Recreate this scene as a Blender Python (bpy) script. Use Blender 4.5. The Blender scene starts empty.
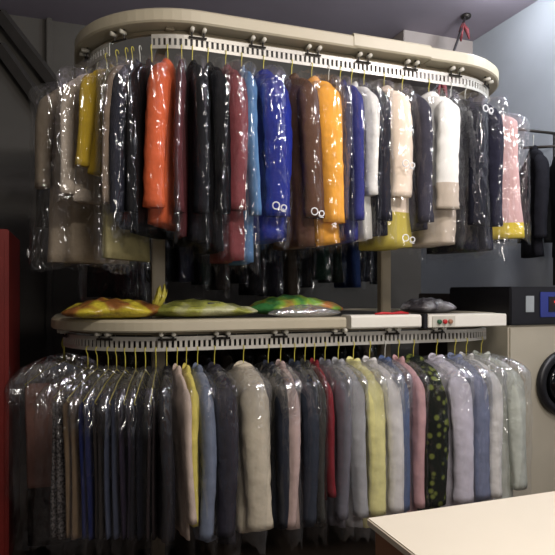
import bpy, bmesh, math, random
from mathutils import Vector, Matrix

PI = math.pi
scn = bpy.context.scene
COL = scn.collection

# ------------------------------------------------------------------ camera
cam_d = bpy.data.cameras.new('camera')
cam_d.sensor_width = 36.0
cam_d.lens = 36.0 * 580 / 555
cam_d.shift_y = 14.5 / 555
cam_d.clip_start = 0.05
cam = bpy.data.objects.new('camera', cam_d)
COL.objects.link(cam)
cam.location = (0, 0, 1.5)
cam.rotation_euler = (PI / 2, 0, -math.atan2(0.3305, 0.9438))
scn.camera = cam

# ------------------------------------------------------------------ world, light, exposure
w = bpy.data.worlds.new('world')
scn.world = w
w.use_nodes = True
w.node_tree.nodes['Background'].inputs[0].default_value = (0.75, 0.78, 0.9, 1)
w.node_tree.nodes['Background'].inputs[1].default_value = 0.10


def light(name, kind, loc, energy, color, size=0.2, size_y=None, target=None):
    d = bpy.data.lights.new(name, kind)
    d.energy = energy
    d.color = color
    if kind == 'AREA':
        d.size = size
        if size_y:
            d.shape = 'RECTANGLE'
            d.size_y = size_y
    else:
        d.shadow_soft_size = size
    o = bpy.data.objects.new(name, d)
    COL.objects.link(o)
    o.location = loc
    if target:
        o.rotation_euler = (Vector(target) - Vector(loc)).to_track_quat('-Z', 'Y').to_euler()
    return o


light('ceiling_lamp_light', 'POINT', (2.45, 1.15, 3.25), 98, (1.0, 0.96, 1.0), 0.10)
light('warm_fill_light', 'AREA', (0.9, 0.4, 3.3), 34, (1.0, 0.93, 0.85), 1.1, 0.12, (1.3, 3.0, 1.6))  # added warm fill from the camera side, no fixture modelled
light('right_wall_fill_light', 'POINT', (3.0, 2.5, 3.45), 48, (0.85, 0.95, 1.0), 0.15)  # added cool fill out of view, brightens the right wall and ceiling
light('corner_fill_light', 'POINT', (3.15, 3.6, 3.82), 10, (0.92, 0.96, 1.0), 0.05)  # added fill just above the frame, lifts the right wall behind the conveyor
light('low_shop_light', 'AREA', (1.3, 0.2, 1.9), 12, (1.0, 0.93, 0.86), 0.5, 0.5, (1.2, 2.9, 1.0))

scn.view_settings.view_transform = 'Standard'
scn.view_settings.look = 'None'
scn.view_settings.gamma = 1
scn.view_settings.use_curve_mapping = False
scn.view_settings.exposure = 0.28
scn.cycles.transparent_max_bounces = 24
scn.cycles.max_bounces = 8


# ------------------------------------------------------------------ materials
def lin(c):
    return tuple(((x / 255) / 12.92 if x / 255 <= 0.04045 else ((x / 255 + 0.055) / 1.055) ** 2.4) for x in c) + (1,)


def base_mat(name):
    m = bpy.data.materials.new(name)
    m.use_nodes = True
    nt = m.node_tree
    return m, nt, nt.nodes['Principled BSDF']


def mat(name, col, rough=0.6, metal=0.0, var=0.12, scale=8.0, bump=0.0, bscale=60.0):
    m, nt, b = base_mat(name)
    b.inputs['Specular IOR Level'].default_value = 0.08 if name == 'cloth' else 0.5
    b.inputs['Roughness'].default_value = rough
    b.inputs['Metallic'].default_value = metal
    tc = nt.nodes.new('ShaderNodeTexCoord')
    n = nt.nodes.new('ShaderNodeTexNoise')
    n.inputs['Scale'].default_value = scale
    n.inputs['Detail'].default_value = 4
    nt.links.new(tc.outputs['Object'], n.inputs['Vector'])
    r = nt.nodes.new('ShaderNodeValToRGB')
    c = lin(col)
    r.color_ramp.elements[0].position = 0.3
    r.color_ramp.elements[1].position = 0.7
    r.color_ramp.elements[0].color = tuple(x * (1 - var) for x in c[:3]) + (1,)
    r.color_ramp.elements[1].color = tuple(min(1, x * (1 + var)) for x in c[:3]) + (1,)
    nt.links.new(n.outputs['Fac'], r.inputs[0])
    nt.links.new(r.outputs[0], b.inputs['Base Color'])
    if bump:
        n2 = nt.nodes.new('ShaderNodeTexNoise')
        n2.inputs['Scale'].default_value = bscale
        nt.links.new(tc.outputs['Object'], n2.inputs['Vector'])
        bp = nt.nodes.new('ShaderNodeBump')
        bp.inputs['Strength'].default_value = bump
        bp.inputs['Distance'].default_value = 0.01
        nt.links.new(n2.outputs['Fac'], bp.inputs['Height'])
        nt.links.new(bp.outputs[0], b.inputs['Normal'])
    return m


_cloth = {}


def cloth(col, pattern=None, col2=(240, 240, 230)):
    key = (col, pattern, col2)
    g1, g2 = sum(col) / 3, sum(col2) / 3
    col = tuple(0.93 * (0.86 * c + 0.14 * g1) for c in col)
    col2 = tuple(0.93 * (0.86 * c + 0.14 * g2) for c in col2)
    if key in _cloth:
        return _cloth[key]
    if pattern is None:
        m = mat('cloth', col, 0.85, 0, 0.12, 14, 0.6, 20)
    else:
        m, nt, b = base_mat('patterned_cloth')
        b.inputs['Roughness'].default_value = 0.85
        b.inputs['Specular IOR Level'].default_value = 0.08
        tc = nt.nodes.new('ShaderNodeTexCoord')
        r = nt.nodes.new('ShaderNodeValToRGB')
        r.color_ramp.interpolation = 'CONSTANT' if pattern in ('band', 'hemband') else 'LINEAR'
        e = r.color_ramp.elements
        if pattern == 'tweed':
            n = nt.nodes.new('ShaderNodeTexNoise')
            n.inputs['Scale'].default_value = 90
            nt.links.new(tc.outputs['Object'], n.inputs['Vector'])
            fac = n.outputs['Fac']
            e[0].position, e[1].position = 0.42, 0.6
        elif pattern == 'floral':
            n = nt.nodes.new('ShaderNodeTexVoronoi')
            n.inputs['Scale'].default_value = 22
            nt.links.new(tc.outputs['Object'], n.inputs['Vector'])
            fac = n.outputs['Distance']
            e[0].position, e[1].position = 0.24, 0.42
        elif pattern == 'stripe':
            n = nt.nodes.new('ShaderNodeTexWave')
            n.bands_direction = 'Z'
            n.inputs['Scale'].default_value = 18
            nt.links.new(tc.outputs['Object'], n.inputs['Vector'])
            fac = n.outputs['Fac']
            e[0].position, e[1].position = 0.45, 0.6
        else:                                   # second colour below a given height
            s = nt.nodes.new('ShaderNodeSeparateXYZ')
            nt.links.new(tc.outputs['Object'], s.inputs[0])
            mm = nt.nodes.new('ShaderNodeMath')
            mm.operation = 'MULTIPLY'
            mm.inputs[1].default_value = -1
            nt.links.new(s.outputs[2], mm.inputs[0])
            fac = mm.outputs[0]
            e[0].position, e[1].position = 0.0, (0.62 if pattern == 'band' else 0.78)
        e[0].color, e[1].color = lin(col), lin(col2)
        if pattern == 'floral':
            e[0].color, e[1].color = lin(col2), lin(col)
        nt.links.new(fac, r.inputs[0])
        nt.links.new(r.outputs[0], b.inputs['Base Color'])
    _cloth[key] = m
    return m


def film(name, haze=0.02, gloss=0.06, scale=14.0, rough=0.10, gather=2.0):
    m = bpy.data.materials.new(name)
    m.use_nodes = True
    nt = m.node_tree
    N = nt.nodes
    N.remove(N['Principled BSDF'])
    out = N['Material Output']
    tc = N.new('ShaderNodeTexCoord')
    mp = N.new('ShaderNodeMapping')
    mp.inputs['Scale'].default_value = (1, 1, 0.5)
    nt.links.new(tc.outputs['Object'], mp.inputs[0])
    n = N.new('ShaderNodeTexNoise')
    n.noise_type = 'RIDGED_MULTIFRACTAL'
    n.inputs['Scale'].default_value = scale
    n.inputs['Detail'].default_value = 3
    n.inputs['Distortion'].default_value = 0.9
    nt.links.new(mp.outputs[0], n.inputs['Vector'])
    bp = N.new('ShaderNodeBump')
    bp.inputs['Strength'].default_value = 1.0
    bp.inputs['Distance'].default_value = 0.022
    nt.links.new(n.outputs['Fac'], bp.inputs['Height'])
    tr = N.new('ShaderNodeBsdfTransparent')
    gl = N.new('ShaderNodeBsdfGlossy')
    gl.inputs['Roughness'].default_value = rough
    nt.links.new(bp.outputs[0], gl.inputs['Normal'])
    df = N.new('ShaderNodeBsdfDiffuse')
    df.inputs[0].default_value = (0.85, 0.85, 0.86, 1)
    r = N.new('ShaderNodeMapRange')
    r.inputs[1].default_value = 0.5
    r.inputs[2].default_value = 1.6
    r.inputs[3].default_value = haze * 0.5
    r.inputs[4].default_value = haze * 4
    nt.links.new(n.outputs['Fac'], r.inputs[0])
    # the film is bunched in many layers round the hanger's neck and shoulders
    sp = N.new('ShaderNodeSeparateXYZ')
    nt.links.new(tc.outputs['Object'], sp.inputs[0])
    g = N.new('ShaderNodeMapRange')
    g.inputs[1].default_value = -0.36
    g.inputs[2].default_value = -0.12
    g.inputs[3].default_value = 1.0
    g.inputs[4].default_value = gather
    nt.links.new(sp.outputs[2], g.inputs[0])
    mu = N.new('ShaderNodeMath')
    mu.operation = 'MULTIPLY'
    mu.use_clamp = True
    nt.links.new(r.outputs[0], mu.inputs[0])
    nt.links.new(g.outputs[0], mu.inputs[1])
    mg = N.new('ShaderNodeMath')
    mg.operation = 'MULTIPLY'
    mg.use_clamp = True
    mg.inputs[0].default_value = gloss
    nt.links.new(g.outputs[0], mg.inputs[1])
    m1 = N.new('ShaderNodeMixShader')
    nt.links.new(mu.outputs[0], m1.inputs[0])
    nt.links.new(tr.outputs[0], m1.inputs[1])
    nt.links.new(df.outputs[0], m1.inputs[2])
    m2 = N.new('ShaderNodeMixShader')
    nt.links.new(mg.outputs[0], m2.inputs[0])
    nt.links.new(m1.outputs[0], m2.inputs[1])
    nt.links.new(gl.outputs[0], m2.inputs[2])
    nt.links.new(m2.outputs[0], out.inputs[0])
    return m


M = {
    'ceiling': mat('painted_ceiling', (152, 143, 154), 0.9, 0, 0.05, 2),
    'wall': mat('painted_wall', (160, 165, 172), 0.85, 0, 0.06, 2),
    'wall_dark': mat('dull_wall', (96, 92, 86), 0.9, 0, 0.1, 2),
    'floor': mat('dark_tile_floor', (88, 76, 66), 0.5, 0, 0.15, 5),
    'soffit': mat('beige_board', (165, 155, 150), 0.8, 0, 0.04, 3),
    'cover': mat('cream_enamel', (172, 163, 140), 0.45, 0, 0.05, 5),
    'cover_white': mat('white_enamel', (222, 218, 205), 0.4, 0, 0.04, 5),
    'steel': mat('galvanised_steel', (182, 178, 168), 0.4, 0.35, 0.08, 20),
    'dark_steel': mat('dark_steel', (50, 46, 42), 0.5, 0.6, 0.1, 20),
    'post': mat('beige_painted_steel', (150, 138, 115), 0.5, 0, 0.08, 8),
    'deck': mat('grey_deck_board', (90, 86, 78), 0.8, 0, 0.1, 6),
    'nylon': mat('white_nylon', (190, 186, 172), 0.4),
    'wire_y': mat('yellow_coated_wire', (190, 178, 70), 0.4),
    'wire_w': mat('pale_coated_wire', (190, 190, 180), 0.4),
    'red_paint': mat('red_paint', (118, 32, 26), 0.45, 0, 0.15, 4),
    'black': mat('black_plastic', (22, 21, 24), 0.4),
    'machine': mat('beige_machine_enamel', (176, 168, 148), 0.5, 0, 0.05, 4),
    'box': mat('grey_brown_metal', (84, 76, 72), 0.6, 0, 0.06, 5),
    'blue': mat('blue_plastic', (45, 55, 120), 0.4),
    'label_grey': mat('grey_label', (150, 155, 155), 0.6),
    'counter_top': mat('cream_laminate', (218, 208, 188), 0.35, 0, 0.02, 3),
    'wood': mat('brown_wood', (150, 105, 78), 0.5, 0, 0.12, 6),
    'red': mat('red_plastic', (180, 25, 30), 0.4),
    'green': mat('green_plastic', (40, 90, 60), 0.4),
    'brown_red': mat('faded_red_ribbon', (120, 50, 55), 0.7),
    'cable': mat('dark_cable', (35, 30, 32), 0.6),
    'print': mat('white_print', (225, 225, 225), 0.5),
    'button': mat('pale_button', (225, 220, 205), 0.4),
    'glass': mat('dark_glass', (12, 13, 15), 0.08),
}
led, nt_, b_ = base_mat('red_indicator')
b_.inputs['Base Color'].default_value = lin((255, 40, 40))
b_.inputs['Emission Color'].default_value = lin((255, 70, 60))
b_.inputs['Emission Strength'].default_value = 6
M['led'] = led
FILMS = [film('clear_film', 0.008, 0.045, 16, 0.11, 2.2), film('crinkled_film', 0.015, 0.085, 22, 0.10, 2.4), film('milky_film', 0.05, 0.09, 17, 0.12, 4.0), film('gathered_film', 0.007, 0.045, 19, 0.12, 8.0)]


# ------------------------------------------------------------------ helpers
def link(name, bm, m, parent=None, smooth=True, loc=None):
    me = bpy.data.meshes.new(name)
    bmesh.ops.recalc_face_normals(bm, faces=bm.faces)
    bm.to_mesh(me)
    bm.free()
    if smooth:
        for p in me.polygons:
            p.use_smooth = True
    for mm in (m if isinstance(m, (list, tuple)) else [m]):
        me.materials.append(mm)
    o = bpy.data.objects.new(name, me)
    COL.objects.link(o)
    if parent:
        o.parent = parent
    if loc:
        o.location = loc
    return o


def tag(o, label, cat, group=None, kind=None):
    o['label'] = label
    o['category'] = cat
    if group:
        o['group'] = group
    if kind:
        o['kind'] = kind
    return o


def structure(o):
    o['kind'] = 'structure'
    return o


def thing(name, loc, label, cat, group=None, rz=0):
    o = bpy.data.objects.new(name, None)
    o.empty_display_size = 0.05
    COL.objects.link(o)
    o.location = loc
    o.rotation_euler = (0, 0, rz)
    return tag(o, label, cat, group)


def bx(bm, x0, x1, y0, y1, z0, z1, bev=0.0):
    r = bmesh.ops.create_cube(bm, size=1)
    vs = r['verts']
    for v in vs:
        v.co = Vector(((x0 + x1) / 2 + v.co.x * (x1 - x0), (y0 + y1) / 2 + v.co.y * (y1 - y0), (z0 + z1) / 2 + v.co.z * (z1 - z0)))
    if bev:
        es = list({e for v in vs for e in v.link_edges})
        bmesh.ops.bevel(bm, geom=es, offset=bev, segments=2, affect='EDGES')


def box(name, x0, x1, y0, y1, z0, z1, m, parent=None, bev=0.0, loc=None):
    bm = bmesh.new()
    bx(bm, x0, x1, y0, y1, z0, z1, bev)
    return link(name, bm, m, parent, smooth=False, loc=loc)


def tube(bm, pts, r, n=6, cap=True):
    pts = [Vector(p) for p in pts]
    rings = []
    prev = None
    for i, p in enumerate(pts):
        a = pts[max(0, i - 1)]
        b = pts[min(len(pts) - 1, i + 1)]
        d = (b - a).normalized()
        if prev is None:
            u = d.cross(Vector((0.3, 0.2, 1))).normalized()
        else:
            u = (prev - d * prev.dot(d)).normalized()
        prev = u
        v = d.cross(u)
        rr = r[i] if isinstance(r, (list, tuple)) else r
        rings.append([bm.verts.new(p + (u * math.cos(2 * PI * k / n) + v * math.sin(2 * PI * k / n)) * rr) for k in range(n)])
    for a, b in zip(rings, rings[1:]):
        for k in range(n):
            bm.faces.new((a[k], a[(k + 1) % n], b[(k + 1) % n], b[k]))
    if cap:
        bm.faces.new(rings[0])
        bm.faces.new(rings[-1])


def lathe_y(bm, prof, c, n=28):
    """rings (radius, y) about an axis through c parallel to Y"""
    rings = [[bm.verts.new((c[0] + r * math.cos(2 * PI * k / n), c[1] + y, c[2] + r * math.sin(2 * PI * k / n))) for k in range(n)] for r, y in prof]
    for a, b in zip(rings, rings[1:]):
        for k in range(n):
            bm.faces.new((a[k], a[(k + 1) % n], b[(k + 1) % n], b[k]))
    bm.faces.new(rings[0])
    bm.faces.new(rings[-1])


# ------------------------------------------------------------------ oval of the conveyor
XR, YC = 2.12, 3.33
YF, YK = 2.865, 4.295          # near and far straight
RL, RR = 0.535, 0.465          # bend radii at the left and right end
QL, QR = PI / 2 * RL, PI / 2 * RR
DR, DL = YK - YF - 2 * RR, YK - YF - 2 * RL


def set_loop(tier):
    """the lower loop reaches a little further left than the upper one"""
    global XL, LS, S_SIDE, S_BACK, S_BEND, TOT
    XL = 0.60 if tier == 'u' else 0.48
    LS = XR - XL
    S_SIDE = LS + QR               # start of the right side
    S_BACK = LS + 2 * QR + DR      # start of the far side
    S_BEND = S_BACK + LS           # end of the far side
    TOT = S_BEND + 2 * QL + DL


set_loop('u')


def oval(s):
    """position on the rounded loop, outward normal; s = 0 at the left end of the near side"""
    s = s % TOT
    corners = ((LS, XR, YF + RR, RR, -PI / 2), (DR, XR, YK - RR, RR, 0.0), (LS, XL, YK - RL, RL, PI / 2), (DL, XL, YF + RL, RL, PI))
    for ln, cx, cy, r, a0 in corners:
        d = Vector((math.cos(a0 + PI / 2), math.sin(a0 + PI / 2), 0))
        n = Vector((math.cos(a0), math.sin(a0), 0))
        if s <= ln:
            return Vector((cx, cy, 0)) + n * r - d * (ln - s), n
        s -= ln
        if s <= PI / 2 * r:
            a = a0 + s / r
            n = Vector((math.cos(a), math.sin(a), 0))
            return Vector((cx, cy, 0)) + n * r, n
        s -= PI / 2 * r
    return Vector((XL, YF, 0)), Vector((0, -1, 0))


def sweep(bm, s0, s1, prof, z=0.0, step=0.04, closed=False):
    n = max(2, int(abs(s1 - s0) / step))
    rings = []
    for i in range(n + (0 if closed else 1)):
        p, nn = oval(s0 + (s1 - s0) * i / n)
        rings.append([bm.verts.new(p + nn * a + Vector((0, 0, z + b))) for a, b in prof])
    k = len(prof)
    pairs = list(zip(rings, rings[1:])) + ([(rings[-1], rings[0])] if closed else [])
    for a, b in pairs:
        for j in range(k):
            bm.faces.new((a[j], a[(j + 1) % k], b[(j + 1) % k], b[j]))
    if not closed:
        bm.faces.new(rings[0])
        bm.faces.new(rings[-1])


# ------------------------------------------------------------------ the room
HC = 3.9
structure(box('floor', -0.7, 3.7, -0.6, 5.6, -0.05, 0, M['floor']))
structure(box('ceiling', -0.7, 3.7, -0.6, 5.6, HC, HC + 0.05, M['ceiling']))
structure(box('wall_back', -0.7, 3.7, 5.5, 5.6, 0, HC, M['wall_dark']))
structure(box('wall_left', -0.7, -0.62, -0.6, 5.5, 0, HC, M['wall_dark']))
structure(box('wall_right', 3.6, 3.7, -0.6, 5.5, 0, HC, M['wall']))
structure(box('trim_1', 2.84, 3.6, 4.62, 5.5, 3.46, HC, M['soffit'], bev=0.004))     # boxed-in soffit in the far corner
bm = bmesh.new()                                                                # stair underside in the dark left corner
for dz, dy in ((0.0, 0.0), (-0.36, 0.02)):
    tube(bm, [(-0.6, 5.40 + dy, 4.0 + dz - 0.05 if dz else 3.86), (0.1, 5.40 + dy, 2.98 + dz)], 0.06, 4)
structure(link('trim_2', bm, mat('stair_paint', (64, 60, 56), 0.9), smooth=False))
structure(box('trim_3', -0.235, -0.18, 5.44, 5.5, 0, HC, M['wall_dark'], bev=0.01))

# ------------------------------------------------------------------ the conveyor
conv = thing('garment_conveyor', (1.285, YC, 0), 'two-tier oval garment conveyor in cream and steel with slotted hanging strips, filling the shop', 'conveyor')


def part(name, bm, m, smooth=False, parent=conv):
    o = link(name, bm, m, None, smooth)
    o.parent = parent
    if parent:
        o.matrix_parent_inverse = Matrix.Translation(-parent.location)
    return o


def seg_cover(s0, s1, z0, z1, m, a0=-0.065, a1=0.065, closed=False):
    bm = bmesh.new()
    sweep(bm, s0, s1, [(a1 - 0.008, z0), (a1, z0 + 0.008), (a1, z1 - 0.012), (a1 - 0.012, z1), (a0 + 0.012, z1), (a0, z1 - 0.012), (a0, z0 + 0.008), (a0 + 0.008, z0)], closed=closed)
    return part('rail_cover', bm, m)


# slotted strip
def comb(s0, s1, ztop, h=0.068, pitch=0.0262):
    bm = bmesh.new()
    t = 0.003
    sweep(bm, s0, s1, [(t, ztop - 0.017), (t, ztop), (-t, ztop), (-t, ztop - 0.017)])
    sweep(bm, s0, s1, [(t, ztop - h), (t, ztop - h + 0.017), (-t, ztop - h + 0.017), (-t, ztop - h)])
    sweep(bm, s0, s1, [(t, ztop), (t, ztop + 0.003), (-0.022, ztop + 0.003), (-0.022, ztop)])
    n = int((s1 - s0) / pitch)
    for i in range(n + 1):
        c = s0 + (s1 - s0) * i / n
        hw = pitch * 0.26
        a, b = max(s0, c - hw), min(s1, c + hw)
        sweep(bm, a, b, [(t, ztop - h + 0.016), (t, ztop - 0.016), (-t, ztop - 0.016), (-t, ztop - h + 0.016)], step=1)
    return part('slotted_strip', bm, M['steel'])


def bracket(s, zc, zt):
    """trolley: two nylon rollers under the cover and a steel plate that carries the strip"""
    p, n = oval(s)
    tdir = Vector((-n.y, n.x, 0))
    bm = bmesh.new()
    c = p + n * 0.012
    for a in (-0.03, 0.03):
        q = c + tdir * a
        tube(bm, [q + Vector((0, 0, zc + 0.02)), q + Vector((0, 0, zt - 0.012))], 0.005, 6)
    q0, q1 = c - tdir * 0.045, c + tdir * 0.045
    tube(bm, [q0 + Vector((0, 0, zt - 0.01)), q1 + Vector((0, 0, zt - 0.01))], 0.006, 4)
    br = part('trolley_bracket', bm, M['dark_steel'])
    for a in (-0.03, 0.03):
        bm = bmesh.new()
        q = c + tdir * a + Vector((0, 0, (zc + zt) / 2 + 0.002))
        tube(bm, [q - n * 0.01, q + n * 0.03], 0.0105, 12)
        link('roller', bm, M['nylon'], br)
    return br


ZU, ZL = 2.774, 1.277      # tops of the two slotted strips
# upper tier
u_cuts = [(S_BEND - TOT, 1.435 - XL, 2.812, 2.882, 0), (1.415 - XL, 1.90 - XL, 2.816, 2.893, 0.004), (1.90 - XL, S_BACK, 2.812, 2.886, 0), (S_BACK, S_BEND, 2.812, 2.884, 0)]
for a, b, z0, z1, e in u_cuts:
    seg_cover(a, b, z0, z1, M['cover'], -0.065 - e, 0.065 + e)
bm = bmesh.new()
sweep(bm, 0, TOT, [(-0.028, 2.792), (-0.028, 2.808), (-0.05, 2.808), (-0.05, 2.792)], closed=True)
part('inner_track', bm, M['post'])
comb(0.352 - XL, LS + 0.45, ZU)
comb(S_SIDE, S_BACK + LS, ZU)
comb(S_BEND + 0.1, TOT - 0.50, ZU)
for s in (-0.75, -0.42, -0.02, 0.29, 0.60, 0.90, 1.20, 1.50, 1.80, 3.8, 4.4, 5.0):
    bracket(s, 2.812, ZU)
# lower tier
set_loop('l')
l_cuts = [(S_BEND - TOT, 1.37 - XL, 1.305, 1.365, 'cover'), (1.40 - XL, 1.835 - XL, 1.302, 1.374, 'cover_white'), (LS + 0.32, S_BACK, 1.305, 1.365, 'cover'), (S_BACK, S_BEND, 1.305, 1.365, 'cover')]
for a, b, z0, z1, mm in l_cuts:
    seg_cover(a, b, z0, z1, M[mm])
bm = bmesh.new()
bx(bm, 1.87, 2.41, 2.785, 2.93, 1.300, 1.372, 0.004)
house = part('drive_housing', bm, M['cover_white'])
bm = bmesh.new()
bx(bm, 1.845, 1.87, 2.79, 2.93, 1.295, 1.378, 0.002)
part('joint_plate', bm, M['black'])
bm = bmesh.new()
bx(bm, 1.895, 2.045, 2.779, 2.7845, 1.302, 1.364, 0.001)
pl = part('control_plate', bm, M['nylon'])
for x, m in ((1.935, 'green'), (1.972, 'red'), (2.008, 'wood')):
    bm = bmesh.new()
    lathe_y(bm, [(0.013, 0), (0.013, -0.012), (0.010, -0.015)], (x, 2.779, 1.333), 16)
    link('push_button', bm, M[m], pl)
bm = bmesh.new()
sweep(bm, 0, TOT, [(-0.028, 1.287), (-0.028, 1.303), (-0.05, 1.303), (-0.05, 1.287)], closed=True)
part('inner_track', bm, M['post'])
comb(-0.80, LS + 0.30, ZL)
comb(S_SIDE, S_BACK + LS, ZL)
comb(S_BEND + 0.1, TOT - 0.84, ZL)
for s in (-0.7, -0.36, -0.05, 0.22, 0.53, 0.87, 1.2, 1.5, 3.8, 4.4, 5.0):
    bracket(s, 1.305, ZL)
bm = bmesh.new()
bx(bm, 0.35, 2.2, YF + 0.07, YK - 0.07, 1.335, 1.352)
part('deck_board', bm, M['deck'])
for x in (0.448, 1.90):
    bm = bmesh.new()
    bx(bm, x - 0.036, x + 0.036, YC - 0.03, YC + 0.03, 0.008, 2.80, 0.006)
    part('post', bm, M['post'])
    bm = bmesh.new()
    bx(bm, x - 0.10, x + 0.10, YC - 0.10, YC + 0.10, 0, 0.01)
    part('base_plate', bm, M['dark_steel'])
    for z in (1.31, 2.815):
        bm = bmesh.new()
        bx(bm, x - 0.02, x + 0.02, YF + 0.02, YK - 0.02, z - 0.016, z + 0.014)
        part('cross_arm', bm, M['post'])


# ------------------------------------------------------------------ garments
def ring(bm, z, hx, hy, cx, cy, n, f, e=0.85):
    out = []
    for k in range(n):
        a = 2 * PI * k / n
        c, s = math.cos(a), math.sin(a)
        x = hx * math.copysign(abs(c) ** e, c)
        y = hy * math.copysign(abs(s) ** e, s)
        g = f(a, z)
        out.append(bm.verts.new((cx + x * g, cy + y * (1 + (g - 1) * 0.25), z)))
    return out


def skin(bm, rings, cap0=True, cap1=True):
    n = len(rings[0])
    for a, b in zip(rings, rings[1:]):
        for k in range(n):
            bm.faces.new((a[k], a[(k + 1) % n], b[(k + 1) % n], b[k]))
    if cap0:
        bm.faces.new(rings[0])
    if cap1:
        bm.faces.new(rings[-1])


def torso(L, hw, th, rnd, z0=-0.10, drop=0.075, flare=0.05, quilt=0.0):
    p = [rnd.uniform(0, 6.28) for _ in range(8)]
    amp = rnd.uniform(0.16, 0.26)

    def f(a, z):
        q = min(1, max(0, (-z - 0.16) / (L - 0.16)))
        g = 1 + amp * (0.3 + q) * (math.sin(4 * a + p[0] + q) * 0.55 + math.sin(7 * a + p[1] - 2 * q) * 0.45 + math.sin(11 * a + p[2]) * 0.25)
        g += 0.03 * math.sin(19 * q + p[3] + 2 * math.sin(a))
        if quilt:
            g += quilt * abs(math.sin(-z * 42))
        return g
    bm = bmesh.new()
    rings = []
    N = 30
    for i in range(8):
        a = i / 7
        w_ = 0.045 + (hw - 0.045) * math.sin(a * PI / 2)
        z = z0 - drop * (1 - math.cos(a * PI / 2)) * 0.55 - drop * 0.45 * a
        rings.append(ring(bm, z, th / 2 * (0.42 + 0.58 * a ** 0.7), w_, 0, 0, N, f))
    zs = z0 - drop
    rows = 56 if quilt else 20
    for i in range(1, rows + 1):
        q = i / rows
        z = zs + (-L - zs) * q
        w_ = hw * (1 - 0.06 * math.sin(PI * q) + flare * q)
        cx = 0.012 * math.sin(2.6 * q + p[4])
        rings.append(ring(bm, z, th / 2 * (1 + 0.1 * q), w_, cx, 0, N, f))
    skin(bm, rings)
    return bm


def sleeve(side, hw, th, ln, rnd, z0=-0.16, quilt=0.0):
    bm = bmesh.new()
    N = 16
    rings = []
    p = [rnd.uniform(0, 6.28) for _ in range(5)]
    rx0 = max(0.024, min(0.072, th * 0.5))
    rows = 40 if quilt else 20
    lean = rnd.uniform(-0.02, 0.02)
    for i in range(rows + 1):
        q = i / rows
        z = z0 - ln * q
        grow = math.sin(min(1, q / 0.10) * PI / 2)
        rx = rx0 * (0.35 + 0.65 * grow) * (1 - 0.18 * q)
        ry = 0.052 * (0.3 + 0.7 * grow) * (1 - 0.28 * q)
        if q > 0.93:
            rx *= 1.07
            ry *= 1.05
        cy = side * (hw - 0.035 + 0.035 * math.sin(min(1, q / 0.35) * PI / 2) + 0.018 * q)
        cx = lean * q + 0.006 * math.sin(5 * q + p[0])

        def f(a, zz, q=q):
            g = 1 + 0.028 * math.sin(31 * q + p[1] + 2.5 * math.sin(a + p[3])) + 0.03 * math.sin(57 * q * q + p[4] + 2 * math.sin(2 * a)) + 0.09 * math.sin(3 * a + p[2] + 3 * q) + 0.06 * math.sin(5 * a + p[0] - 4 * q)
            if quilt:
                g += quilt * abs(math.sin(-zz * 42)) - quilt * 0.5
            return g
        rings.append(ring(bm, z, rx, ry, cx, cy, N, f, 1.0))
    skin(bm, rings)
    return bm


def collar_bm(th):
    bm = bmesh.new()
    n = 20
    rings = []
    for (r, dz) in ((1.0, -0.012), (0.95, 0.018), (0.8, 0.028), (0.72, 0.012), (0.75, -0.02)):
        rings.append([bm.verts.new((max(0.022, th * 0.36) * r * math.cos(2 * PI * k / n), 0.058 * r * math.sin(2 * PI * k / n), -0.105 + dz - 0.012 * math.cos(2 * PI * k / n * 2))) for k in range(n)])
    skin(bm, rings, False, False)
    return bm


def film_bm(L, hw, th, rnd, drop=0.085, extra=0.07):
    bm = bmesh.new()
    N = 40
    p = [rnd.uniform(0, 6.28) for _ in range(10)]

    def f(a, z):
        g = 1 + 0.05 * math.sin(5 * a + p[0] + 3 * z) + 0.045 * math.sin(9 * a + p[1] - 6 * z) + 0.03 * math.sin(14 * a + p[2] + 11 * z)
        g += 0.03 * math.sin(31 * z + 2.2 * math.sin(2 * a + p[3])) + rnd.uniform(-0.035, 0.035)
        return g + 0.03
    rings = []
    for i in range(8):
        a = i / 7
        w_ = 0.012 + (hw + 0.02) * math.sin(a * PI / 2) ** 0.9
        z = -0.075 - (drop + 0.02) * (1 - math.cos(a * PI / 2)) * 0.5 - drop * 0.5 * a
        rings.append(ring(bm, z + rnd.uniform(-0.007, 0.007), 0.012 + (th / 2) * a ** 0.75, w_, 0, 0, N, f))
    zs = -0.075 - drop - 0.01
    for i in range(1, 27):
        q = i / 26
        z = zs + (-L - extra - zs) * q
        w_ = (hw + 0.03) * (1 + 0.03 * q)
        t_ = th / 2 + 0.012
        if q > 0.92:
            t_ *= 1 - (q - 0.92) * 3
        r = ring(bm, z, t_, w_, 0.01 * math.sin(3 * q + p[5]), 0, N, f)
        if i == 26:
            for k, v in enumerate(r):
                v.co.z += 0.02 * math.sin(5 * 2 * PI * k / N + p[6]) + rnd.uniform(-0.012, 0.012)
        rings.append(r)
    skin(bm, rings, False, False)
    return bm


def hanger_bm(hw, dz=0.0):
    bm = bmesh.new()
    pts = [(0.0, 0.014, 0.004), (0.0, 0.012, 0.014), (0, 0.004, 0.02), (0, -0.006, 0.018), (0, -0.012, 0.008), (0, -0.010, -0.006), (0, -0.002, -0.022), (0, 0, -0.05), (0, 0, -0.092)]
    tube(bm, pts, 0.0024, 6)
    w_ = hw * 0.93
    tube(bm, [(0, 0, -0.088), (0, -w_ * 0.5, -0.122 - dz * 0.4), (0, -w_, -0.172 - dz), (0, -w_ * 0.94, -0.184 - dz), (0, 0, -0.186 - dz), (0, w_ * 0.94, -0.184 - dz), (0, w_, -0.172 - dz), (0, w_ * 0.5, -0.122 - dz * 0.4), (0, 0, -0.088)], 0.0024, 6)
    return bm


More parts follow.
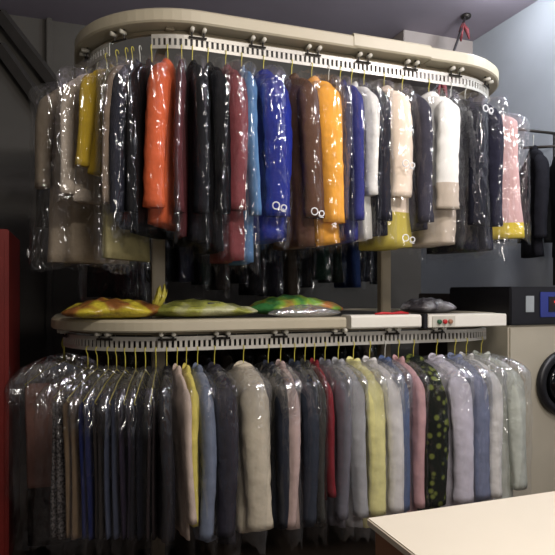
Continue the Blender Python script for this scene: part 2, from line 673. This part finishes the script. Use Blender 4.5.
def leg_bm(sx, hw, th, L, rnd):
    """one half of a pair of trousers folded over the hanger bar, seen on its crease"""
    bm = bmesh.new()
    p = [rnd.uniform(0, 6.28) for _ in range(4)]
    rings = []
    N = 22
    hx = th * 0.29

    def f(a, z):
        return 1 + 0.07 * math.sin(3 * a + p[0] + 5 * z) + 0.05 * math.sin(7 * a + p[1] - 9 * z)
    for i in range(25):
        q = i / 24
        z = -0.208 - (L - 0.208) * q
        g = math.sin(min(1, q / 0.05) * PI / 2)
        cx = sx * (hx * (0.35 + 0.67 * min(1, q / 0.06))) + 0.006 * math.sin(3 * q + p[2])
        rings.append(ring(bm, z, hx * (0.35 + 0.62 * g), hw * (0.80 + 0.12 * g - 0.05 * q), cx, 0, N, f, 0.7))
    skin(bm, rings)
    return bm


def emblem(parent, hw, th, z):
    """two little printed rings on the film, on its near edge"""
    bm = bmesh.new()
    y = -(hw + 0.042)
    for cx, cz, r in ((-0.018, z, 0.017), (0.02, z - 0.008, 0.013)):
        tube(bm, [(cx + r * math.cos(a * PI / 8), y, cz + r * math.sin(a * PI / 8)) for a in range(0, 17)], 0.0028, 5, False)
    tube(bm, [(0.003, y, z - 0.016), (0.012, y, z - 0.026), (0.03, y, z - 0.027)], 0.002, 5)
    link('printed_rings', bm, M['print'], parent)


NAMES = {'jacket': 'jacket', 'coat': 'coat', 'down': 'padded_jacket', 'shirt': 'shirt', 'trousers': 'trousers', 'dress': 'dress'}


def garment(s, tier, L, th, spec, short, label, group, seed, hang=True):
    kind, col, pat, col2, fl, slv, marks, wire = spec
    rnd = random.Random(seed)
    zt = (ZU if tier == 'u' else ZL) - 0.068
    set_loop(tier)
    p, n = oval(s)
    yaw = math.atan2(n.x, -n.y) + rnd.uniform(-0.09, 0.09)      # local -Y points outward
    root = thing(NAMES[kind], (p.x, p.y, zt), label, NAMES[kind].replace('_', ' '), group, yaw)
    m = cloth(col, pat, col2)
    hw = {'jacket': 0.205, 'coat': 0.215, 'down': 0.21, 'shirt': 0.20, 'trousers': 0.215, 'dress': 0.18}[kind]
    q = 0.035 if kind == 'down' else 0.0
    if kind == 'trousers':
        for sx in (-1, 1):
            link('trouser_leg', leg_bm(sx, hw, th, L, rnd), m, root)
    else:
        bt = th * (1.12 if kind != 'down' else 1.0)
        link('body', torso(L, hw - (0.02 if kind != 'dress' else 0.0), bt, rnd, flare=0.22 if kind == 'dress' else 0.05, quilt=q), m, root)
        if kind != 'dress':
            ln = slv if slv else min(0.68, L - 0.19)
            for sd in (-1, 1):
                link('sleeve', sleeve(sd, hw, th, ln, rnd, quilt=q), m, root)
        if kind != 'dress':
            link('collar', collar_bm(th), m, root)
    fm = link('film_cover', film_bm(L, hw + (0.045 if kind != 'dress' else 0.03), th + 0.012, rnd, drop=0.15 if kind == 'trousers' else 0.085, extra=rnd.uniform(0.02, 0.05)), FILMS[fl], root)
    for z in marks:
        emblem(fm, hw + 0.045, th, -z)
    if hang:
        h = link('wire_hanger', hanger_bm(hw, 0.04 if kind == 'trousers' else 0.0), M['wire_w' if wire == 'w' else 'wire_y'])
        h.location = root.location
        h.rotation_euler = root.rotation_euler
        tag(h, ('pale' if wire == 'w' else 'yellow') + ' wire hanger holding the ' + short, 'hanger', 'wire hangers on the ' + ('upper' if tier == 'u' else 'lower') + ' strip')
    return root


G = {'u': 'bagged clothes along the near side of the upper rail', 'l': 'bagged clothes along the near side of the lower rail'}
# position along the oval (m), tier, hanging length, thickness, (kind, colour, pattern, second colour, film, sleeve length, emblem heights, wire), short name, label
ROWS = [
    (-0.97, 'u', 0.996, 0.06, ('coat', (45, 42, 40), None, (0, 0, 0), 0, 0, (), 'y'), 'dark coat at the left end', 'dark charcoal coat at the far left end of the upper rail'),
    (-0.76, 'u', 1.048, 0.2, ('coat', (178, 160, 135), None, (0, 0, 0), 1, 0.5, (1.0,), 'y'), 'long beige coat', 'long beige coat in clear film on the left turn of the upper rail'),
    (-0.52, 'u', 0.759, 0.05, ('shirt', (205, 190, 172), None, (0, 0, 0), 1, 0, (), 'y'), 'off-white shirt', 'off-white shirt between the long beige coat and the mustard jacket'),
    (-0.446, 'u', 0.64, 0.06, ('jacket', (190, 155, 30), None, (0, 0, 0), 0, 0, (), 'y'), 'mustard jacket', 'short mustard yellow jacket at the left turn of the upper rail'),
    (-0.386, 'u', 1.046, 0.06, ('dress', (150, 140, 95), None, (0, 0, 0), 1, 0, (), 'y'), 'long khaki dress', 'long khaki dress reaching below the mustard jacket on its right'),
    (-0.35, 'u', 0.823, 0.05, ('jacket', (150, 130, 110), None, (0, 0, 0), 0, 0, (), 'y'), 'taupe jacket', 'taupe jacket pressed against the glossy navy jacket on upper rail'),
    (-0.308, 'u', 0.9, 0.091, ('jacket', (34, 36, 52), None, (0, 0, 0), 1, 0, (), 'w'), 'glossy navy jacket', 'navy jacket under shiny crinkled film, left of the orange jacket'),
    (-0.246, 'u', 0.929, 0.06, ('jacket', (16, 16, 20), None, (0, 0, 0), 0, 0, (), 'y'), 'black jacket left of the orange one', 'black jacket hanging directly left of the orange jacket'),
    (-0.166, 'u', 0.883, 0.11, ('coat', (226, 96, 50), None, (0, 0, 0), 0, 0.66, (), 'y'), 'orange coat', 'bright orange coat near the left end of the upper rail'),
    (-0.098, 'u', 0.943, 0.045, ('jacket', (88, 40, 44), None, (0, 0, 0), 1, 0, (), 'y'), 'thin maroon jacket', 'thin maroon jacket directly right of the bright orange coat'),
    (-0.046, 'u', 0.964, 0.082, ('coat', (18, 19, 24), None, (0, 0, 0), 0, 0, (), 'y'), 'black coat right of the maroon one', 'black coat right of the thin maroon jacket on upper rail'),
    (0.032, 'u', 1.009, 0.082, ('coat', (14, 14, 18), None, (0, 0, 0), 0, 0, (), 'y'), 'black coat left of the burgundy one', 'black coat directly left of the burgundy coat'),
    (0.124, 'u', 1.054, 0.102, ('coat', (128, 58, 62), None, (0, 0, 0), 1, 0.66, (), 'y'), 'burgundy coat', 'dusty burgundy coat between a black and a steel blue coat'),
    (0.208, 'u', 1.062, 0.067, ('coat', (76, 118, 165), None, (0, 0, 0), 1, 0, (), 'y'), 'steel blue coat', 'slim steel blue coat next to the burgundy one'),
    (0.326, 'u', 0.943, 0.17, ('jacket', (26, 40, 140), None, (0, 0, 0), 1, 0, (0.8,), 'y'), 'royal blue jacket', 'royal blue jacket under shiny film in the middle of upper rail'),
    (0.482, 'u', 0.973, 0.117, ('coat', (92, 62, 46), None, (0, 0, 0), 0, 0, (0.82,), 'y'), 'brown coat', 'dark brown coat directly left of the amber coat'),
    (0.596, 'u', 0.955, 0.134, ('coat', (248, 168, 52), None, (0, 0, 0), 0, 0.7, (), 'y'), 'amber coat', 'amber yellow coat in the middle of the upper rail'),
    (0.696, 'u', 0.932, 0.062, ('jacket', (70, 66, 84), None, (0, 0, 0), 1, 0, (), 'w'), 'grey-violet jacket', 'thin grey-violet jacket right of the amber coat'),
    (0.764, 'u', 0.94, 0.076, ('shirt', (52, 56, 128), None, (0, 0, 0), 0, 0, (), 'y'), 'indigo shirt', 'indigo shirt between the grey-violet jacket and a white shirt'),
    (0.832, 'u', 0.928, 0.078, ('shirt', (236, 234, 226), None, (0, 0, 0), 0, 0.55, (), 'y'), 'slim white shirt', 'slim white shirt right of the indigo shirt on upper rail'),
    (0.908, 'u', 0.91, 0.093, ('coat', (32, 32, 42), None, (0, 0, 0), 1, 0, (), 'y'), 'black coat left of the cream one', 'black coat between the slim white shirt and the cream jacket'),
    (1.034, 'u', 0.964, 0.169, ('jacket', (238, 216, 190), 'hemband', (200, 180, 70), 0, 0.55, (0.55, 0.93), 'y'), 'cream jacket', 'cream jacket with yellow hem band on right half of upper rail'),
    (1.15, 'u', 0.865, 0.098, ('jacket', (56, 54, 66), None, (0, 0, 0), 0, 0, (), 'y'), 'slate jacket', 'dark slate jacket directly left of the big white jacket'),
    (1.326, 'u', 0.94, 0.2, ('down', (238, 235, 225), 'band', (196, 180, 160), 0, 0.6, (), 'y'), 'big white jacket', 'large padded white jacket, the brightest on the upper rail'),
    (1.476, 'u', 0.974, 0.121, ('down', (26, 27, 38), None, (0, 0, 0), 1, 0, (0.22,), 'w'), 'black padded jacket', 'black padded jacket directly right of the large white jacket'),
    (1.578, 'u', 0.971, 0.091, ('down', (40, 40, 56), None, (0, 0, 0), 1, 0, (), 'w'), 'dark slate padded jacket', 'dark slate padded jacket, middle of the three at the right turn'),
    (2.16, 'u', 0.867, 0.13, ('down', (22, 24, 38), None, (0, 0, 0), 1, 0, (0.22,), 'w'), 'midnight padded jacket', 'midnight blue padded jacket left of the pink and yellow dress'),
    (1.89, 'u', 0.874, 0.09, ('dress', (222, 176, 170), 'hemband', (235, 205, 50), 1, 0, (), 'w'), 'pink and yellow dress', 'pink dress with yellow lower part at right end of upper rail'),
    (-1.12, 'l', 1.187, 0.07, ('trousers', (60, 26, 26), None, (0, 0, 0), 3, 0, (), 'y'), 'dark maroon trousers', 'dark maroon trousers at the far left end of the lower rail'),
    (-0.98, 'l', 1.129, 0.065, ('trousers', (38, 26, 28), None, (0, 0, 0), 3, 0, (), 'y'), 'blackish brown trousers', 'blackish brown trousers right of the dark maroon pair'),
    (-0.86, 'l', 0.771, 0.05, ('trousers', (150, 105, 92), None, (0, 0, 0), 3, 0, (), 'y'), 'short rosy brown trousers', 'rosy brown trousers hanging shorter than their lower rail neighbours'),
    (-0.476, 'l', 0.881, 0.07, ('trousers', (128, 122, 120), 'tweed', (50, 46, 48), 3, 0, (), 'y'), 'grey tweed trousers', 'speckled grey tweed trousers at left of the lower rail'),
    (-0.412, 'l', 0.864, 0.065, ('trousers', (135, 110, 82), None, (0, 0, 0), 3, 0, (), 'y'), 'tan trousers', 'tan trousers between grey tweed and navy blue pairs'),
    (-0.346, 'l', 0.854, 0.058, ('trousers', (30, 38, 92), None, (0, 0, 0), 3, 0, (), 'y'), 'navy blue trousers', 'navy blue trousers right of the tan pair on lower rail'),
    (-0.3, 'l', 0.847, 0.04, ('trousers', (50, 44, 42), None, (0, 0, 0), 3, 0, (), 'y'), 'dark olive-brown trousers', 'dark olive-brown trousers right of the navy blue pair'),
    (-0.254, 'l', 0.842, 0.055, ('trousers', (66, 72, 92), None, (0, 0, 0), 3, 0, (), 'y'), 'slate blue trousers', 'slate blue trousers between the dark olive-brown and dark plum pairs'),
    (-0.202, 'l', 0.839, 0.053, ('trousers', (46, 38, 54), None, (0, 0, 0), 3, 0, (), 'y'), 'dark plum trousers', 'dark plum trousers just right of the slate blue pair'),
    (-0.154, 'l', 0.844, 0.056, ('trousers', (28, 28, 36), None, (0, 0, 0), 3, 0, (), 'y'), 'black trousers', 'black trousers between dark plum and charcoal brown pairs'),
    (-0.104, 'l', 0.847, 0.044, ('trousers', (52, 42, 44), None, (0, 0, 0), 3, 0, (), 'y'), 'charcoal brown trousers', 'charcoal brown trousers right of the black pair on lower rail'),
    (-0.052, 'l', 0.857, 0.064, ('coat', (30, 28, 32), None, (0, 0, 0), 1, 0, (), 'y'), 'blackish coat', 'blackish coat directly left of the pale beige coat, lower rail'),
    (-0.002, 'l', 0.852, 0.042, ('coat', (205, 182, 165), None, (0, 0, 0), 0, 0.6, (), 'y'), 'pale beige coat', 'slim pale beige coat left of the pale yellow shirt'),
    (0.044, 'l', 0.803, 0.051, ('shirt', (226, 208, 96), None, (0, 0, 0), 0, 0, (), 'y'), 'yellow shirt', 'slim pale yellow shirt between beige and grey-blue clothes'),
    (0.1, 'l', 0.88, 0.075, ('coat', (112, 122, 142), None, (0, 0, 0), 1, 0, (), 'y'), 'grey-blue coat', 'light grey-blue coat directly right of the pale yellow shirt'),
    (0.186, 'l', 0.902, 0.106, ('coat', (46, 44, 54), None, (0, 0, 0), 1, 0, (), 'y'), 'charcoal coat', 'charcoal coat left of the milky cream coat, lower rail'),
    (0.338, 'l', 0.862, 0.165, ('coat', (205, 192, 165), None, (0, 0, 0), 2, 0, (), 'y'), 'milky cream coat', 'cream coat under milky film in the middle of lower rail'),
    (0.472, 'l', 0.87, 0.076, ('jacket', (40, 44, 56), None, (0, 0, 0), 3, 0, (), 'y'), 'ink blue jacket', 'ink blue jacket directly right of the milky cream coat'),
    (0.54, 'l', 0.879, 0.077, ('coat', (200, 170, 160), None, (0, 0, 0), 2, 0, (), 'y'), 'pale pink coat', 'pale pink coat in milky film next to the ink blue jacket'),
    (0.618, 'l', 0.88, 0.085, ('jacket', (48, 54, 66), None, (0, 0, 0), 3, 0, (), 'y'), 'dark slate jacket', 'dark slate jacket right of the pale pink coat, lower rail'),
    (0.678, 'l', 0.888, 0.053, ('jacket', (60, 60, 56), None, (0, 0, 0), 1, 0, (), 'y'), 'dark olive jacket', 'dark olive jacket beside the thin red shirt'),
    (0.732, 'l', 0.755, 0.047, ('shirt', (130, 34, 42), None, (0, 0, 0), 0, 0, (), 'y'), 'thin red shirt', 'thin red shirt in the middle of the lower rail'),
    (0.794, 'l', 0.904, 0.075, ('jacket', (110, 108, 118), None, (0, 0, 0), 2, 0, (), 'y'), 'mid grey jacket', 'mid grey jacket right of the thin red shirt'),
    (0.872, 'l', 0.914, 0.09, ('coat', (170, 170, 172), None, (0, 0, 0), 2, 0, (), 'y'), 'light grey coat', 'light grey coat left of the lemon cream coat'),
    (0.964, 'l', 0.927, 0.106, ('coat', (240, 232, 150), None, (0, 0, 0), 2, 0, (), 'y'), 'lemon cream coat', 'lemon cream coat left of the right post, lower rail'),
    (1.064, 'l', 0.94, 0.101, ('coat', (228, 224, 220), None, (0, 0, 0), 2, 0, (), 'y'), 'white coat', 'white coat under milky film beside the lemon cream coat'),
    (1.16, 'l', 0.953, 0.096, ('jacket', (80, 100, 142), None, (0, 0, 0), 2, 0, (), 'w'), 'denim blue jacket', 'denim blue jacket right of the white coat, lower rail'),
    (1.246, 'l', 0.965, 0.068, ('shirt', (210, 160, 160), None, (0, 0, 0), 1, 0, (), 'y'), 'rosy shirt', 'rosy shirt between denim blue and floral clothes'),
    (1.344, 'l', 0.962, 0.184, ('jacket', (24, 30, 24), 'floral', (112, 122, 48), 0, 0, (), 'y'), 'dark floral blouse', 'black jacket with olive green floral pattern, lower rail'),
    (1.498, 'l', 0.982, 0.135, ('coat', (214, 208, 220), None, (0, 0, 0), 2, 0, (), 'y'), 'lilac white coat', 'lilac white coat directly right of the floral jacket'),
    (1.624, 'l', 0.999, 0.109, ('jacket', (120, 130, 160), None, (0, 0, 0), 2, 0, (), 'y'), 'pale blue jacket', 'pale blue jacket near the right end of the lower rail'),
    (1.708, 'l', 1.016, 0.081, ('coat', (225, 222, 215), None, (0, 0, 0), 2, 0, (), 'y'), 'bone white coat', 'bone white coat at the right turn of the lower rail'),
    (1.86, 'l', 1.069, 0.133, ('coat', (200, 205, 190), None, (0, 0, 0), 2, 0, (), 'y'), 'pale sage coat', 'pale sage coat last at the right end of the lower rail'),
]
for i, (s, tier, L, th, spec, short, label) in enumerate(ROWS):
    garment(s, tier, L, th, spec, short, label, G[tier], 100 + i)

# far side of both tiers
FAR = [
    (3.231, 'u', 1.14, 0.1, (40, 40, 44), 3, 'dark bagged coat hanging on the far side of the upper rail'),
    (3.366, 'u', 1.12, 0.1, (22, 24, 30), 1, 'dark bagged coat hanging on the far side of the upper rail'),
    (3.501, 'u', 1.17, 0.1, (36, 58, 110), 1, 'navy blue coat hanging on the far side of the upper rail, right of centre'),
    (3.636, 'u', 1.13, 0.1, (30, 40, 34), 3, 'dark bagged coat hanging on the far side of the upper rail'),
    (3.771, 'u', 1.11, 0.1, (40, 72, 56), 1, 'dark green coat hanging on the far side of the upper rail'),
    (3.906, 'u', 1.17, 0.1, (25, 25, 28), 1, 'dark bagged coat hanging on the far side of the upper rail'),
    (4.041, 'u', 1.26, 0.1, (70, 60, 48), 3, 'dark bagged coat hanging on the far side of the upper rail'),
    (4.176, 'u', 1.24, 0.1, (34, 34, 44), 1, 'dark bagged coat hanging on the far side of the upper rail'),
    (4.311, 'u', 1.23, 0.1, (40, 40, 44), 1, 'dark bagged coat hanging on the far side of the upper rail'),
    (4.446, 'u', 1.14, 0.1, (22, 24, 30), 3, 'dark bagged coat hanging on the far side of the upper rail'),
    (4.581, 'u', 1.19, 0.1, (60, 52, 50), 1, 'dark bagged coat hanging on the far side of the upper rail'),
    (4.716, 'u', 1.15, 0.1, (30, 40, 34), 1, 'dark bagged coat hanging on the far side of the upper rail'),
    (4.851, 'u', 1.13, 0.1, (44, 44, 60), 3, 'dark bagged coat hanging on the far side of the upper rail'),
    (4.986, 'u', 1.12, 0.1, (25, 25, 28), 1, 'dark bagged coat hanging on the far side of the upper rail'),
    (5.121, 'u', 1.14, 0.1, (70, 60, 48), 1, 'dark bagged coat hanging on the far side of the upper rail'),
    (5.256, 'u', 1.26, 0.1, (34, 34, 44), 3, 'dark bagged coat hanging on the far side of the upper rail'),
    (5.391, 'u', 1.24, 0.1, (40, 40, 44), 1, 'dark bagged coat hanging on the far side of the upper rail'),
    (3.351, 'l', 0.99, 0.11, (30, 40, 34), 0, 'dark bagged coat hanging on the far side of the lower rail'),
    (3.501, 'l', 0.99, 0.11, (70, 60, 48), 0, 'dark bagged coat hanging on the far side of the lower rail'),
    (3.651, 'l', 0.88, 0.11, (22, 24, 30), 0, 'dark bagged coat hanging on the far side of the lower rail'),
    (3.801, 'l', 0.9, 0.11, (44, 44, 60), 0, 'dark bagged coat hanging on the far side of the lower rail'),
    (3.951, 'l', 0.96, 0.11, (34, 34, 44), 0, 'dark bagged coat hanging on the far side of the lower rail'),
    (4.101, 'l', 0.97, 0.11, (60, 52, 50), 0, 'dark bagged coat hanging on the far side of the lower rail'),
    (4.251, 'l', 1.0, 0.11, (25, 25, 28), 0, 'dark bagged coat hanging on the far side of the lower rail'),
    (4.401, 'l', 1.0, 0.11, (40, 40, 44), 0, 'dark bagged coat hanging on the far side of the lower rail'),
    (4.551, 'l', 0.86, 0.11, (30, 40, 34), 0, 'dark bagged coat hanging on the far side of the lower rail'),
    (4.701, 'l', 0.95, 0.11, (70, 60, 48), 0, 'dark bagged coat hanging on the far side of the lower rail'),
    (4.851, 'l', 0.96, 0.11, (22, 24, 30), 0, 'dark bagged coat hanging on the far side of the lower rail'),
    (5.001, 'l', 0.94, 0.11, (44, 44, 60), 0, 'dark bagged coat hanging on the far side of the lower rail'),
    (5.151, 'l', 0.88, 0.11, (34, 34, 44), 0, 'dark bagged coat hanging on the far side of the lower rail'),
    (5.301, 'l', 0.93, 0.11, (60, 52, 50), 0, 'dark bagged coat hanging on the far side of the lower rail'),
    (5.451, 'l', 0.87, 0.11, (25, 25, 28), 0, 'dark bagged coat hanging on the far side of the lower rail'),
    (5.601, 'l', 1.01, 0.11, (40, 40, 44), 0, 'dark bagged coat hanging on the far side of the lower rail'),
]
for i, (s, tier, L, th, col, fl, label) in enumerate(FAR):
    sp = ('coat', col, None, (0, 0, 0), fl, 0, (), 'w')
    nm = 'clothes on the far side of the ' + ('upper' if tier == 'u' else 'lower') + ' rail'
    r = garment(s, tier, L, th, sp, 'x', label, 'bagged ' + nm, 500 + i, hang=False)
    h = link('wire_hanger', hanger_bm(0.21), M['wire_w'])
    h.location = r.location
    h.rotation_euler = r.rotation_euler
    tag(h, 'pale wire hanger among the ' + nm, 'hanger', 'wire hangers on the far side of the ' + ('upper' if tier == 'u' else 'lower') + ' rail')


# ------------------------------------------------------------------ bags lying on the lower tier
def pouch(name, cx, cy, z0, lx, ly, h, m, label, seed, group=None, rz=0.0, tail=0.0, parts=True):
    rnd = random.Random(seed)
    p = [rnd.uniform(0, 6.28) for _ in range(8)]
    bm = bmesh.new()
    bmesh.ops.create_icosphere(bm, subdivisions=5, radius=1)
    for v in bm.verts:
        x, y, z = v.co
        x = math.copysign(abs(x) ** 0.8, x)
        y = math.copysign(abs(y) ** 0.8, y)
        zz = (z * 0.5 + 0.5) * (1 - 0.35 * x * x)
        w1 = 0.10 * math.sin(6 * x + p[0] + 3 * y) + 0.07 * math.sin(11 * y + p[1] + 5 * x) + 0.05 * math.sin(17 * x + p[2] - 7 * y) + 0.03 * math.sin(31 * x + 19 * y + p[3])
        zz = max(0.0, zz * (1 + 0.8 * w1))
        x2 = x * lx / 2 * (1 + 0.05 * math.sin(7 * y + p[4]))
        y2 = y * ly / 2 * (1 + 0.08 * math.sin(5 * x + p[5]))
        if tail and x > 0.6:
            zz += tail * (x - 0.6)
        v.co = (x2, y2, zz * h)
    o = link(name, bm, m, loc=(cx, cy, z0))
    o.rotation_euler = (0, 0, rz)
    return tag(o, label, 'bag', group)


def printed_bag(name, c1, c2, c3, scale, thr=(0.42, 0.5, 0.62)):
    m, nt, b = base_mat(name)
    b.inputs['Roughness'].default_value = 0.3
    tc = nt.nodes.new('ShaderNodeTexCoord')
    n = nt.nodes.new('ShaderNodeTexNoise')
    n.inputs['Scale'].default_value = scale
    n.inputs['Detail'].default_value = 3
    n.inputs['Distortion'].default_value = 0.6
    nt.links.new(tc.outputs['Object'], n.inputs['Vector'])
    r = nt.nodes.new('ShaderNodeValToRGB')
    e = r.color_ramp.elements
    e[0].position, e[0].color = thr[0], lin(c1)
    e[1].position, e[1].color = thr[1], lin(c2)
    e3 = e.new(thr[2])
    e3.color = lin(c3)
    nt.links.new(n.outputs['Fac'], r.inputs[0])
    nt.links.new(r.outputs[0], b.inputs['Base Color'])
    bp = nt.nodes.new('ShaderNodeBump')
    bp.inputs['Strength'].default_value = 0.6
    bp.inputs['Distance'].default_value = 0.02
    n2 = nt.nodes.new('ShaderNodeTexNoise')
    n2.inputs['Scale'].default_value = 22
    nt.links.new(tc.outputs['Object'], n2.inputs['Vector'])
    nt.links.new(n2.outputs['Fac'], bp.inputs['Height'])
    nt.links.new(bp.outputs[0], b.inputs['Normal'])
    return m


GB = 'plastic bags lying on top of the lower tier'
b1 = pouch('plastic_bag', 0.19, 3.03, 1.366, 0.50, 0.30, 0.095, printed_bag('yellow_bag', (84, 50, 28), (132, 84, 40), (190, 172, 52), 3.2, (0.36, 0.46, 0.52)), 'yellow plastic bag with brown contents at the left end of the lower tier', 5, GB, 0.05, 0.25)
bm = bmesh.new()
bmesh.ops.create_icosphere(bm, subdivisions=3, radius=1)
for v in bm.verts:
    v.co = Vector((v.co.x * 0.035 + 0.02 * v.co.z, v.co.y * 0.03, 0.05 * (v.co.z + 0.9) * (1 + 0.4 * math.sin(9 * v.co.x))))
link('twisted_neck', bm, M['wire_y'], b1, loc=(0.22, -0.04, 0.055))
pouch('plastic_bag', 0.62, 3.06, 1.366, 0.62, 0.36, 0.085, printed_bag('olive_bag', (130, 134, 62), (160, 162, 78), (180, 180, 140), 5), 'pale yellow-green plastic bag with a black tag, left of the green bag', 7, GB, -0.03)
b = box('black_tag', -0.035, 0.035, -0.012, 0.012, -0.006, 0.006, M['black'], bev=0.003)
b.location = (0.68, 2.935, 1.440)
b.name = 'luggage_tag'
tag(b, 'small black tag lying on the pale yellow-green plastic bag', 'tag')
pouch('plastic_bag', 1.20, 3.13, 1.366, 0.56, 0.34, 0.105, printed_bag('green_bag', (60, 125, 66), (130, 165, 60), (185, 120, 70), 5, (0.38, 0.5, 0.62)), 'bright green plastic bag with orange print, left of the right post', 11, GB, 0.02)
pouch('film_bundle', 1.17, 2.89, 1.366, 0.40, 0.12, 0.06, FILMS[2], 'crumpled clear film bundle in front of the bright green bag', 13, GB)
pouch('plastic_bag', 2.12, 3.16, 1.366, 0.34, 0.26, 0.09, printed_bag('grey_bag', (70, 66, 70), (120, 115, 118), (160, 158, 160), 8), 'dull grey plastic bag just right of the right post on the lower tier', 17, GB)
bm = bmesh.new()
tube(bm, [(1.55, 2.815, 1.380), (1.60, 2.812, 1.384), (1.66, 2.82, 1.381), (1.71, 2.815, 1.386), (1.77, 2.83, 1.380)], [0.005, 0.008, 0.006, 0.009, 0.005], 8)
tag(link('red_ribbon', bm, M['red']), 'red ribbon lying along the front edge of the white rail cover', 'ribbon')

# ------------------------------------------------------------------ left: red cabinet
rc = thing('red_cabinet', (-0.455, 3.72, 0), 'red painted metal cabinet at the far left edge beside the conveyor', 'cabinet')
box('body', -0.16, 0.12, -0.28, 0.4, 0.0, 1.84, M['red_paint'], rc, 0.006)
d = box('door', -0.14, 0.10, -0.30, -0.281, 0.06, 1.78, M['red_paint'], rc, 0.004)
box('handle', 0.05, 0.065, -0.325, -0.30, 0.85, 1.0, M['dark_steel'], d, 0.002)

# ------------------------------------------------------------------ right: machine, cabinet, wall rack
mc = thing('dry_cleaning_machine', (3.05, 3.35, 0), 'beige dry-cleaning machine with black control panel and round door at the right', 'machine')
box('body', -0.42, 0.45, -0.33, 0.33, 0, 1.285, M['machine'], mc, 0.012)
pn = box('control_panel', -0.42, 0.45, -0.345, 0.30, 1.287, 1.535, M['black'], mc, 0.008)
box('label_plate', -0.30, -0.235, -0.349, -0.345, 1.37, 1.475, M['label_grey'], pn)
dp = box('display', -0.185, 0.03, -0.352, -0.345, 1.335, 1.50, M['blue'], pn, 0.002)
box('display_window', -0.12, -0.01, -0.356, -0.352, 1.37, 1.47, M['black'], dp)
bm = bmesh.new()
lathe_y(bm, [(0.014, 0), (0.014, -0.006), (0.009, -0.009)], (-0.055, -0.356, 1.435), 16)
link('indicator_light', bm, M['led'], dp)
bm = bmesh.new()
lathe_y(bm, [(0.20, 0), (0.215, -0.02), (0.20, -0.045), (0.165, -0.05), (0.15, -0.03), (0.15, -0.028)], (0.0, -0.33, 0.90), 40)
dr = link('porthole_door', bm, M['black'], mc)
bm = bmesh.new()
lathe_y(bm, [(0.149, 0), (0.12, -0.03), (0.06, -0.045), (0.01, -0.05)], (0.0, -0.36, 0.90), 32)
link('porthole_glass', bm, M['glass'], dr)

gc = thing('metal_cabinet', (3.2, 4.15, 0), 'grey-brown metal cabinet behind the right end of the lower tier', 'cabinet')
box('body', -0.36, 0.36, -0.23, 0.23, 0, 1.488, M['box'], gc, 0.006)
for x0, x1 in ((-0.35, -0.005), (0.005, 0.35)):
    d = box('door', x0, x1, -0.245, -0.231, 0.05, 1.44, M['box'], gc, 0.003)
    hx = x1 - 0.05 if x0 < -0.1 else x0 + 0.05
    box('handle', hx - 0.006, hx + 0.006, -0.262, -0.245, 0.75, 0.87, M['dark_steel'], d)

rk = thing('wall_rack', (3.25, 3.45, 1.5), 'dark metal clothes rack fixed to the right wall above the machine', 'rack')
RK = [((-0.21, 0.0, 1.2), (0.345, 0.0, 1.2)), ((-0.17, 0.0, 1.06), (0.345, -0.32, 1.06))]
for a, b_2 in RK:
    bm = bmesh.new()
    tube(bm, [a, b_2], 0.011, 8)
    link('rod', bm, M['dark_steel'], rk)
bm = bmesh.new()
tube(bm, [(0.28, 0.0, 1.2), (0.28, 0.0, -0.0)], 0.012, 8)
link('upright', bm, M['dark_steel'], rk)
bm = bmesh.new()
tube(bm, [(0.18, 0.0, 1.2), (0.18, 0.0, 0.05)], 0.012, 8)
link('upright', bm, M['dark_steel'], rk)


def rack_coat(x, y, z, col, label, seed):
    rnd = random.Random(seed)
    r = thing('coat', (x, y, z), label, 'coat', 'dark clothes on the wall rack', -0.5)
    m = cloth(col)
    link('body', torso(0.88, 0.19, 0.10, rnd), m, r)
    for sd in (-1, 1):
        link('sleeve', sleeve(sd, 0.20, 0.1, 0.6, rnd), m, r)
    link('collar', collar_bm(0.1), m, r)
    h = link('wire_hanger', hanger_bm(0.2), M['wire_w'])
    h.location, h.rotation_euler = r.location, r.rotation_euler
    tag(h, 'wire hanger of a dark coat on the wall rack', 'hanger', 'hangers on the wall rack')


rack_coat(3.20, 3.42, 2.64, (30, 30, 36), 'black coat hanging on the wall rack above the machine', 1)
rack_coat(3.36, 3.30, 2.64, (42, 44, 46), 'charcoal coat hanging at the right frame edge on the wall rack', 2)

# cable with ribbon from the ceiling to the conveyor
bm = bmesh.new()
pts = []
A, B = Vector((3.2, 4.2, 3.9)), Vector((2.40, 3.62, 2.88))
for i in range(13):
    q = i / 12
    p_ = A.lerp(B, q)
    p_.z -= 0.10 * math.sin(PI * q)
    pts.append(p_)
tube(bm, pts, 0.011, 8)
cb = tag(link('power_cable', bm, M['cable']), 'dark power cable with faded red ribbon running from ceiling to conveyor', 'cable')
for q, s_ in ((1, 0.05), (6, 0.045), (8, 0.05)):
    bm = bmesh.new()
    c_ = pts[q]
    for k in range(3):
        o_ = Vector((0.03 * math.sin(k * 2.1), 0.03 * math.cos(k * 2.1), 0))
        tube(bm, [c_, c_ + o_ + Vector((0, 0, -s_)), c_ + o_ * 1.4 + Vector((0.01, 0, -s_ * 2.6))], [0.012, 0.02, 0.007], 6)
    link('ribbon', bm, M['brown_red'], cb)
bm = bmesh.new()
bmesh.ops.create_uvsphere(bm, u_segments=16, v_segments=10, radius=0.045)
for v in bm.verts:
    v.co.z *= 0.6
tag(link('ceiling_box', bm, M['dark_steel'], loc=(3.2, 4.2, 3.885)), 'small round dark ceiling box where the cable ends', 'junction box')

# counter in the foreground
ct = thing('counter', (1.75, 1.1, 0), 'cream-topped brown wooden counter at the lower right, nearest the camera', 'counter')
box('countertop', -0.895, 0.9, -0.6, 0.506, 0.775, 0.80, M['counter_top'], ct, 0.004)
box('body', -0.875, 0.88, -0.58, 0.490, 0.0, 0.775, M['wood'], ct, 0.004)
